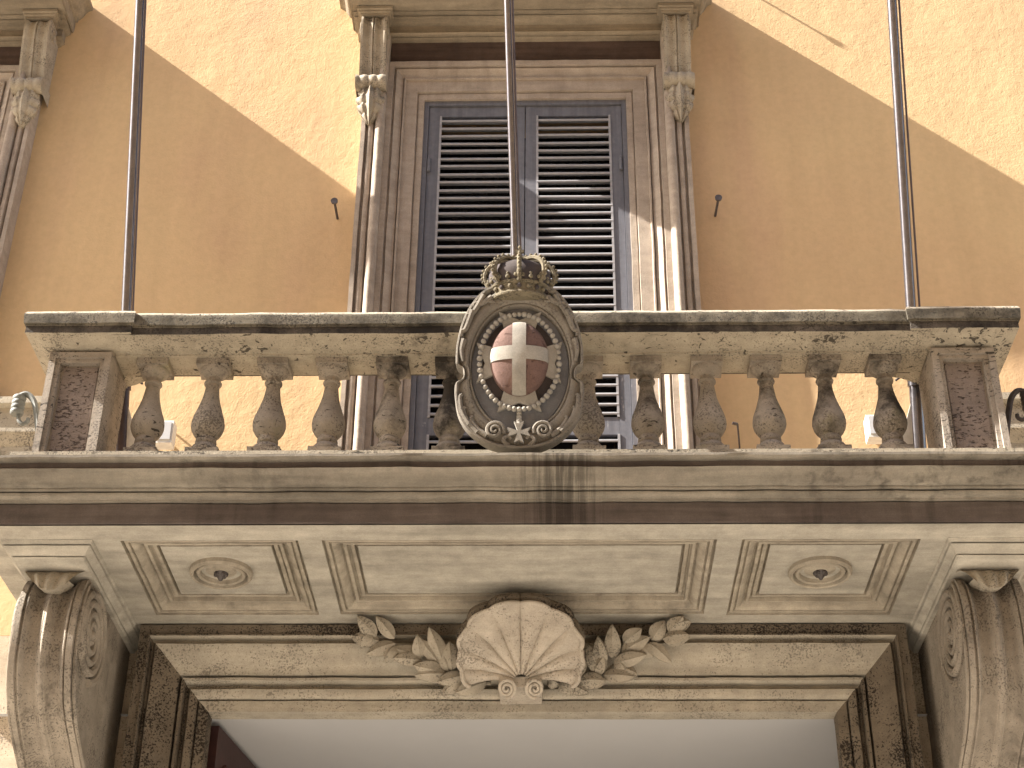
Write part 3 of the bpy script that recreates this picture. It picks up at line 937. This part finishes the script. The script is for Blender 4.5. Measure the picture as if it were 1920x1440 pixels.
# laurel sprigs
def leaf_mesh():
    mb = MB(); n = 9; nu = 6
    for j in range(n + 1):
        t_ = j / n
        hw = .205 * math.sin(math.pi * t_ ** .85) ** .8 + .004
        for i in range(nu + 1):
            s_ = 2 * i / nu - 1
            h = .10 * (1 - s_ * s_) * math.sin(math.pi * t_) + (.045 if i == nu // 2 else 0) + .09 * math.sin(math.pi * t_)
            mb.v.append((t_, s_ * hw, h))
    for j in range(n):
        for i in range(nu):
            k_ = j * (nu + 1) + i
            mb.f.append((k_, k_ + 1, k_ + nu + 2, k_ + nu + 1)); mb.mi.append(0)
    k0 = len(mb.v)
    L_ = [j * (nu + 1) for j in range(n + 1)]; R_ = [j * (nu + 1) + nu for j in range(n + 1)]
    for q in L_ + R_:
        v_ = mb.v[q]; mb.v.append((v_[0], v_[1] * .9, -.22))
    for j in range(n):
        mb.f.append((L_[j], L_[j + 1], k0 + j + 1, k0 + j)); mb.mi.append(0)
        mb.f.append((R_[j], R_[j + 1], k0 + n + 1 + j + 1, k0 + n + 1 + j)); mb.mi.append(0)
    o = mb.build('leaf', 'leafstone', None, 0, 35)
    me = o.data; bpy.data.objects.remove(o); return me
leaf_me = leaf_mesh()
LEAVES_L = [((-0.749, 3.529), (-0.885, 3.544)), ((-0.764, 3.548), (-0.858, 3.629)), ((-0.668, 3.534), (-0.762, 3.634)), ((-0.663, 3.52), (-0.807, 3.459)), ((-0.526, 3.445), (-0.672, 3.487)), ((-0.521, 3.431), (-0.661, 3.427)), ((-0.416, 3.408), (-0.532, 3.52)), ((-0.411, 3.417), (-0.478, 3.571)), ((-0.361, 3.381), (-0.377, 3.515)), ((-0.401, 3.381), (-0.551, 3.39)), ((-0.391, 3.368), (-0.546, 3.346)), ((-0.301, 3.355), (-0.436, 3.32)), ((-0.291, 3.35), (-0.405, 3.278)), ((-0.181, 3.328), (-0.33, 3.263)), ((-0.131, 3.372), (-0.236, 3.359))]
LEAVES_R = [((0.688, 3.533), (0.755, 3.622)), ((0.748, 3.533), (0.872, 3.533)), ((0.799, 3.586), (0.885, 3.611)), ((0.527, 3.477), (0.668, 3.533)), ((0.673, 3.519), (0.785, 3.426)), ((0.487, 3.417), (0.646, 3.44)), ((0.487, 3.445), (0.479, 3.576)), ((0.538, 3.519), (0.629, 3.57)), ((0.407, 3.363), (0.353, 3.5)), ((0.432, 3.407), (0.403, 3.514)), ((0.426, 3.359), (0.585, 3.337)), ((0.516, 3.385), (0.605, 3.354)), ((0.267, 3.346), (0.343, 3.435)), ((0.158, 3.363), (0.267, 3.372)), ((0.307, 3.328), (0.436, 3.319)), ((0.217, 3.328), (0.346, 3.273)), ((0.138, 3.337), (0.202, 3.315))]
def sprig(leaves, stem, label):
    t = thing('laurel_sprig', label, 'carving', (stem[0][0], 8.25, stem[0][1]), 'carved laurel sprigs beside the shell')
    pts = spline([(x, surf(z) - .022, z) for x, z in stem], 6)
    MB().tube(pts, [.011 - .006 * i / len(pts) for i in range(len(pts))], 7).build('stem', 'leafstone', t, .001)
    extra = []
    for k in range(5):
        q = pts[int((k + .6) / 5.5 * (len(pts) - 1))]
        sg = 1 if stem[-1][0] > 0 else -1
        an = R(random.choice((-62, -35, 48, 70)) + random.uniform(-12, 12))
        L_ = random.uniform(.075, .115)
        extra.append(((q.x, q.z), (q.x + sg * L_ * math.cos(an), min(3.63, max(3.25, q.z + L_ * math.sin(an))))))
    for i, ((x0, z0), (x1, z1)) in enumerate(leaves + extra):
        a = Vector((x0, surf(z0) - .058 - .010 * (i % 3), z0)); b = Vector((x1, surf(z1) - .075 - .016 * ((i * 7) % 4) , z1))
        d = b - a; L = d.length * 1.06; d.normalize()
        nrm = Vector((random.uniform(-.25, .25), -1, random.uniform(-.45, .1)))
        nrm = (nrm - d * nrm.dot(d)).normalized()
        w_ = nrm.cross(d)
        mat = Matrix((d * L, w_ * (.18 + random.uniform(-.02, .03)) * 1.05, nrm * .125)).transposed().to_4x4()
        mat.translation = a - Vector(ROOTLOC[t.name])
        o = link('leaf', leaf_me); o.parent = t
        o.matrix_local = mat
sprig(LEAVES_L, [(-.16, 3.335), (-.30, 3.352), (-.42, 3.40), (-.55, 3.45), (-.68, 3.52), (-.80, 3.575), (-.86, 3.60)], 'carved laurel sprig reaching left from the shell')
sprig(LEAVES_R, [(.16, 3.335), (.30, 3.345), (.42, 3.375), (.52, 3.45), (.65, 3.515), (.78, 3.565), (.86, 3.60)], 'carved laurel sprig reaching right from the shell')

# ------------------------------------------------------------------ coat of arms
ca = thing('coat_of_arms', 'oval stone crest with white cross on red, topped by a crown', 'coat of arms', (.008, 6.93, 4.0))
th8 = R(8)
TT = Vector((0, -math.sin(th8), math.cos(th8))); ND = Vector((0, -math.cos(th8), -math.sin(th8)))
A0 = Vector((.008, 6.93, 4.0))
def AP(a, b, h): return A0 + Vector((a, 0, 0)) + TT * b + ND * h
def amap(mb): return mb.map(lambda q: AP(q.x, q.y, q.z))
half = [(0, .925), (.08, .922), (.165, .892), (.235, .815), (.287, .70), (.312, .575), (.315, .480), (.308, .462), (.284, .445), (.274, .415), (.280, .385), (.306, .368), (.316, .350), (.314, .28), (.297, .19), (.25, .108), (.17, .045), (.10, .018), (0, .008)]
sp = [q for q in spline([(a, b, 0) for a, b in half], 5)]
ring = [(q.x, q.y) for q in sp] + [(-q.x, q.y) for q in reversed(sp[1:-1])]
NR = len(ring)
ic, irx, iry = (.004, .452), .242, .334
def inner(a, b, k=1.0):
    ph = math.atan2((b - ic[1]) / iry, (a - ic[0]) / irx)
    return (ic[0] + irx * k * math.cos(ph), ic[1] + iry * k * math.sin(ph))
mb = MB()
rows = [(.10, -.06), (0, -.005), (0, .030), (.04, .044), (.12, .046), (.20, .036), (.24, .020), (.32, .022), (.5, .036), (.7, .040), (.80, .034), (.84, .024), (.90, .030), (.95, .028), (1.0, .004)]
for s_, h in rows:
    for a, b in ring:
        i_ = inner(a, b)
        mb.v.append((a + (i_[0] - a) * s_, b + (i_[1] - b) * s_, h))
for k_ in range(len(rows) - 1):
    for i in range(NR):
        mb.f.append((k_ * NR + i, k_ * NR + (i + 1) % NR, (k_ + 1) * NR + (i + 1) % NR, (k_ + 1) * NR + i)); mb.mi.append(0)
mb.f.append(tuple(range(NR))); mb.mi.append(0)
amap(mb).build('cartouche_frame', 'arms_frame', ca, .0015, 45)
def oval_plate(cx_, cb, rx, ry, h0, h1, dome=0., n=64, nr=1):
    mb = MB(); rows_ = [(1.0, h0), (1.0, h1)] + [((nr - i) / nr, h1 + dome * (1 - ((nr - i) / nr) ** 2) ** .5) for i in range(1, nr)]
    for s_, h in rows_:
        for i in range(n):
            t_ = 2 * math.pi * i / n
            mb.v.append((cx_ + rx * s_ * math.cos(t_), cb + ry * s_ * math.sin(t_), h))
    for k_ in range(len(rows_) - 1):
        for i in range(n):
            mb.f.append((k_ * n + i, k_ * n + (i + 1) % n, (k_ + 1) * n + (i + 1) % n, (k_ + 1) * n + i)); mb.mi.append(0)
    mb.f.append(tuple((len(rows_) - 1) * n + i for i in range(n))); mb.mi.append(0)
    return mb
amap(oval_plate(.004, .452, .240, .332, -.02, .006)).build('grey_field', 'arms_field', ca, 0)
amap(oval_plate(0, .487, .183, .240, .006, .010)).build('dark_field', 'arms_dark', ca, 0)
# eight-pointed cross behind the oval
mal = [(-.104, .760), (.0, .712), (.108, .757), (.035, .53), (.213, .590), (.176, .472), (.206, .368), (.04, .455), (.110, .213), (0, .262), (-.106, .213), (-.04, .455), (-.212, .370), (-.170, .474), (-.213, .588), (-.035, .53)]
def prism(poly, h0, h1):
    n = len(poly); mb = MB()
    v = [(a, b, h0) for a, b in poly] + [(a, b, h1) for a, b in poly]
    c = (sum(q[0] for q in poly) / n, sum(q[1] for q in poly) / n)
    v.append((c[0], c[1], h1))
    f = [(i, (i + 1) % n, n + (i + 1) % n, n + i) for i in range(n)] + [(n + i, n + (i + 1) % n, 2 * n) for i in range(n)]
    return mb.add(v, f)
amap(prism(mal, .008, .026)).build('eight_pointed_cross', 'arms_white', ca, 0, smooth=False)
oc, orx, ory, oh = (.0, .495), .145, .202, .062
ov = amap(oval_plate(0, .495, orx, ory, .012, .028, oh, 56, 14)).build('red_oval', 'arms_red', ca, 0)
def dome(a, b):
    q = 1 - ((a - oc[0]) / orx) ** 2 - ((b - oc[1]) / ory) ** 2
    return .028 + oh * max(0, q) ** .5
def patch(fa, n, m_, lift):
    mb = MB()
    for i in range(n + 1):
        for j in range(m_ + 1):
            a, b = fa(i / n, j / m_)
            mb.v.append((a, b, dome(a, b) + lift))
    for i in range(n):
        for j in range(m_):
            k_ = i * (m_ + 1) + j
            mb.f.append((k_, k_ + 1, k_ + m_ + 2, k_ + m_ + 1)); mb.mi.append(0)
    # skirt
    edge = [(0, j) for j in range(m_ + 1)] + [(i, m_) for i in range(1, n + 1)] + [(n, j) for j in range(m_ - 1, -1, -1)] + [(i, 0) for i in range(n - 1, -1, -1)]
    k0 = len(mb.v)
    for i, j in edge:
        q = mb.v[i * (m_ + 1) + j]; mb.v.append((q[0], q[1], q[2] - .012))
    for e_ in range(len(edge) - 1):
        i, j = edge[e_]; i2, j2 = edge[e_ + 1]
        mb.f.append((i * (m_ + 1) + j, i2 * (m_ + 1) + j2, k0 + e_ + 1, k0 + e_)); mb.mi.append(0)
    return mb
hw_, hv = .034, .037
def vb(a): return ory * (1 - (a / orx) ** 2) ** .5 * .995
vm = patch(lambda s_, t_: ((2 * s_ - 1) * hw_, .495 + (2 * t_ - 1) * vb((2 * s_ - 1) * hw_)), 6, 40, .005)
for sg in (-1, 1):
    def f_(s_, t_, sg=sg):
        b = .505 + (2 * s_ - 1) * hv
        amax = orx * (1 - ((b - .495) / ory) ** 2) ** .5 * .995
        return (sg * (hw_ + (amax - hw_) * t_), b)
    pm = patch(f_, 6, 18, .005)
    vm.add(pm.v, pm.f)
amap(vm).build('white_cross', 'arms_white', ov, 0, 30)
# rosary of beads
bd_ = MB().ball((0, 0, 0), .0140, 10)
bo = bd_.build('bead', 'arms_white', None)
bead_me = bo.data; bpy.data.objects.remove(bo)
NBD = 50
for i in range(NBD):
    t_ = 2 * math.pi * (i + .5) / NBD
    a, b = .197 * math.cos(t_), .482 + .260 * math.sin(t_)
    o = link('bead', bead_me); o.parent = ca
    o.location = AP(a, b, .030) - Vector(ROOTLOC[ca.name])
    s_ = random.uniform(.9, 1.12); o.scale = (s_, s_, s_)
for i in range(4):
    o = link('bead', bead_me); o.parent = ca
    o.location = AP(0, .205 - i * .020, .022) - Vector(ROOTLOC[ca.name])
    s_ = .85 + .15 * i; o.scale = (s_, s_, s_)
small = [(.34 * a, .094 + .30 * (b - .487)) for a, b in mal]
small = []
for k_ in range(4):
    c_, s_ = math.cos(k_ * math.pi / 2), math.sin(k_ * math.pi / 2)
    for a, b in ((-.024, .056), (0, .043), (.024, .056), (.007, .007)):
        small.append((a * c_ + b * s_, .094 - a * s_ + b * c_))
amap(prism(small, .03, .056)).build('pendant_cross', 'arms_white', ca, 0, smooth=False)
amap(MB().box(-.013, .013, .14, .225, .004, .014)).build('pendant_strap', 'arms_white', ca, 0, smooth=False)
# carved scrolls on the frame
def arc(pts, r0, r1, n=8):
    q = spline([(a, b, h) for a, b, h in pts], 6)
    mb = MB().tube(q, [r0 + (r1 - r0) * i / (len(q) - 1) for i in range(len(q))], 8)
    return amap(mb)
for sg in (-1, 1):
    pts = []
    for i in range(61):
        t_ = i / 60
        r_ = .042 * (1 - t_) + .005
        an = R(-20) + t_ * 2.1 * 2 * math.pi
        pts.append(AP(sg * (.118 - r_ * math.cos(an)), .105 + r_ * math.sin(an), .046 + .01 * t_))
    MB().tube(pts, [.011 - .005 * i / 60 for i in range(61)], 7).build('scroll', 'arms_frame', ca, 0)
    for P_ in ([(.155, .08), (.20, .115), (.232, .165), (.226, .185)], [(.20, .10), (.25, .155), (.272, .215), (.262, .235)], [(.24, .14), (.280, .21), (.290, .285), (.278, .300)],
               [(.14, .835), (.19, .80), (.225, .80), (.232, .775)], [(.18, .845), (.235, .745), (.262, .735), (.262, .705)], [(.235, .76), (.268, .66), (.288, .645), (.286, .615)], [(.02, .875), (.06, .852), (.12, .845), (.15, .815), (.125, .812)], [(.275, .60), (.287, .54), (.279, .48)]):
        arc([(sg * a, b, .038) for a, b in P_], .016, .008).build('scroll_rib', 'arms_frame', ca, 0)
    arc([(sg * .05, .03, .03), (sg * .075, .055, .045), (sg * .055, .075, .045), (sg * .035, .06, .045)], .012, .007).build('scroll_rib', 'arms_frame', ca, 0)
# crown
CB = .862
def CP(q): return AP(q.x, CB + q.z, .012 - q.y)
DY = .72
cr = MB().lathe([(.10, -.045), (.118, -.030), (.132, -.028), (.136, -.018), (.130, -.012), (.136, .020), (.146, .024), (.150, .034), (.144, .040), (.13, .036)], 40, sy=DY).map(CP).build('crown', 'crown', ca, .0015)
cp_ = MB().lathe([(.142, .030), (.158, .065), (.157, .105), (.135, .145), (.09, .170), (.03, .178)], 36, sy=DY * .95).map(CP).build('crown_cap', 'arms_dark', cr)
for k_ in range(8):
    an = R(22.5 * 0) + k_ * math.pi / 4 - math.pi / 2
    c_, s_ = math.cos(an), math.sin(an)
    prf = spline([(.146, 0, .03), (.170, 0, .065), (.176, 0, .105), (.158, 0, .150), (.105, 0, .185), (.04, 0, .190), (.012, 0, .182)], 4)
    pts = [Vector((q.x * c_, q.x * s_ * DY, q.z)) for q in prf]
    MB().tube(pts, .0125, 7).map(CP).build('crown_arch', 'crown', cr)
    for j in range(1, 11):
        q = pts[min(len(pts) - 1, 2 + j * 2)]
        d = Vector((q.x, q.y, .4 * q.z)).normalized()
        MB().ball(q + d * .014 + Vector((0, 0, .004)), .0085, 8).map(CP).build('pearl', 'crown', cr)
for k_ in range(16):
    an = k_ * math.pi / 8 - math.pi / 2
    c_, s_ = math.cos(an), math.sin(an)
    b = MB()
    if k_ % 2 == 0:
        for dx, dz, r_ in ((0, .028, .015), (-.018, .012, .011), (.018, .012, .011), (0, .004, .011)):
            b.ball((.158 * c_ - s_ * dx, (.158 * s_ + c_ * dx) * DY, .045 + dz), r_, 8)
    else:
        b.ball((.152 * c_, .152 * s_ * DY, .052), .012, 8).ball((.152 * c_, .152 * s_ * DY, .072), .008, 8)
    b.map(CP).build('fleuron', 'crown', cr)
for k_ in range(18):
    an = k_ * math.pi / 9 - math.pi / 2
    c_, s_ = math.cos(an), math.sin(an)
    MB().ball((.136 * c_, .136 * s_ * DY, .004), .013, 8, sc=(1, 1, 1)).map(CP).build('jewel', 'crown' if k_ % 2 else 'arms_dark', cr)
MB().tube([CP(Vector((.130 * math.cos(a_ * math.pi / 24), .130 * math.sin(a_ * math.pi / 24) * DY, -.030))) for a_ in range(49)], .0105, 8).build('crown_rim', 'crown', cr)
ob = MB().ball((0, 0, .205), .024, 12).map(CP).build('orb', 'crown', cr)
MB().box(-.007, .007, -.007, .007, .222, .272).box(-.022, .022, -.007, .007, .240, .256).ball((0, 0, .272), .010, 8).map(CP).build('orb_cross', 'crown', ob)

# ------------------------------------------------------------------ flagpoles
def flagpole(P, dx, label, rad, clamp, top=7.0, halyard=None, gusset=0):
    D = Vector((dx, -.3677, 1.0))
    P = Vector(P)
    zb = 3.99
    foot = P + D * (zb - P.z)
    t = thing('flagpole', label, 'flagpole', foot, 'bare flagpoles leaning out over the balustrade')
    ax = D.normalized()
    sl_z = 4.86 if clamp else 4.62
    a = P + D * (sl_z - P.z); b = P + D * (P.z * 0 + 11.5 - P.z)
    pts = [a + (b - a) * (i / 30) for i in range(31)]
    MB().tube(pts, [rad * (1 - .12 * i / 30) for i in range(31)], 20).build('pole', 'pole', t)
    MB().tube([foot, foot + (a - foot) * .5, a + ax * .03], rad * 1.28, 20).build('sleeve', 'pole_dark' if clamp < 0 else 'pole', t)
    q = a + ax * .01
    MB().tube([q - ax * .05, q + ax * .05], rad * 1.55, 20).build('clamp', 'pole_dark' if clamp < 0 else 'pole', t)
    if clamp:
        s_ = -clamp
        c0 = q + Vector((s_ * rad * 1.5, 0, 0))
        wn_ = MB().tube([c0, c0 + Vector((s_ * .045, -.004, 0))], .006, 8)
        e_ = c0 + Vector((s_ * .045, -.004, 0))
        wn_.tube([e_ - Vector((s_ * .006, 0, 0)), e_ + Vector((s_ * .022, 0, .022))], .006, 6).tube([e_ - Vector((s_ * .006, 0, 0)), e_ + Vector((s_ * .022, 0, -.022))], .006, 6)
        wn_.build('wing_nut', 'iron', t)
        base = MB()
        k = foot
        up_ = ax
        v = []
        for yy in (-.012, .012):
            v += [tuple(k + Vector((s_ * rad * 1.2, yy, 0))), tuple(k + Vector((s_ * .155, yy, .0))), tuple(k + up_ * .50 + Vector((s_ * .125, yy, 0))), tuple(k + up_ * .80 + Vector((s_ * rad * 1.1, yy, 0)))]
        base.add(v, [(0, 1, 2, 3), (7, 6, 5, 4), (0, 4, 5, 1), (1, 5, 6, 2), (2, 6, 7, 3), (3, 7, 4, 0)])
        base.build('gusset_plate', 'white', t, 0, smooth=False)
    MB().tube([foot - ax * .0, foot + ax * .02], rad * 2.4, 20).build('base_plate', 'pole_dark', t)
    hx = halyard or .0
    off = Vector((rad * 1.25, -.02, 0))
    MB().tube([pts[0] + off * 1.2, pts[8] + off, pts[16] + off, pts[30] + off], .006, 6).build('halyard', 'pole_dark', t)
    return t
flagpole((-2.192, 7.48, 5.244), -.007, 'grey flagpole rising behind the left end of the balustrade', .029, -1)
flagpole((-.034, 7.48, 5.645), -.031, 'grey flagpole rising behind the crown in front of the shutters', .023, 0)
flagpole((2.145, 7.48, 5.243), -.010, 'pale grey flagpole rising behind the right end of the balustrade', .029, 1)

# ------------------------------------------------------------------ small ironwork
def nail(x, z, L, label, dx=0., hook=False):
    t = thing('wall_nail', label, 'nail', (x, WY, z), 'long iron nails in the ochre wall')
    tip = Vector((x + dx, WY - L, z))
    if hook:
        MB().tube([(x - .03, WY + .01, z - .005), (x, WY - .012, z), (x + dx, WY - L, z)], .006, 8).build('shank', 'nail', t)
        MB().tube([tip, tip + Vector((-.03, -.004, .006))], .009, 8).build('head', 'nail', t)
    else:
        MB().tube([(x, WY + .01, z), tip], .0085, 8).build('shank', 'nail', t)
        MB().tube([tip + Vector((0, .004, 0)), tip - Vector((0, .012, 0))], [.021, .023], 14).build('head', 'nail', t)
nail(-1.207, 6.606, .175, 'big-headed nail in the wall left of the window')
nail(1.225, 6.607, .178, 'big-headed nail in the wall right of the window', .006)
nail(1.268, 4.866, .30, 'long thin hooked rod in the wall seen between the balusters', -.04, True)
nail(1.168, 8.967, .171, 'nail above the picture edge that throws a thin diagonal shadow')

def floodlight(x, z, s, label):
    t = thing('floodlight', label, 'lamp', (x, 8.3, z - .12), 'small white lamps on the wall behind the balustrade')
    MB().box(x - .055, x + .055, 8.245, 8.33, z - .075, z + .075).build('housing', 'white', t, 0, smooth=False)
    MB().box(x - .043, x + .043, 8.238, 8.247, z - .055, z + .06).build('lens', 'ceiling', t, 0, smooth=False)
    MB().tube([(x, 8.33, z), (x, WY + .01, z)], .016, 10).tube([(x, 8.33, z + .07), (x + s * .01, 8.36, z + .10), (x, WY + .01, z + .10)], .007, 6).build('arm', 'white', t)
floodlight(-2.10, 4.92, 1, 'small white wall lamp behind the first baluster on the left')
floodlight(2.05, 4.94, -1, 'small white wall lamp behind the last baluster on the right')

def scroll_bracket(s, label, mat):
    t = thing('scroll_bracket', label, 'bracket', (s * 2.45, 7.3, 4.30), 'curled iron brackets on the outer sides of the pedestals')
    X_ = lambda x: s * x
    arm = spline([(X_(2.46), 7.30, 4.20), (X_(2.495), 7.30, 4.36), (X_(2.522), 7.30, 4.47), (X_(2.548), 7.30, 4.545), (X_(2.59), 7.30, 4.585), (X_(2.635), 7.30, 4.565)], 6)
    MB().tube(arm, .013, 8, flat=1.4).build('arm', mat, t, 0)
    ho = MB()
    for k_ in range(4):
        z = 4.475 + k_ * .028
        ho.lathe([(.030, z - .014), (.035, z - .006), (.035, z + .006), (.030, z + .014)], 18, (X_(2.625), 7.30, 0))
    ho.build('coiled_socket', mat, t)
    cu = spline([(X_(2.612), 7.30, 4.46), (X_(2.605), 7.30, 4.425), (X_(2.582), 7.30, 4.405), (X_(2.560), 7.30, 4.417), (X_(2.558), 7.30, 4.438)], 6)
    MB().tube(cu, .011, 8).build('curl', mat, t, 0)
scroll_bracket(-1, 'grey-green curled iron flag bracket left of the left pedestal', 'bracket')
scroll_bracket(1, 'dark curled iron bracket at the right edge of the picture', 'iron')
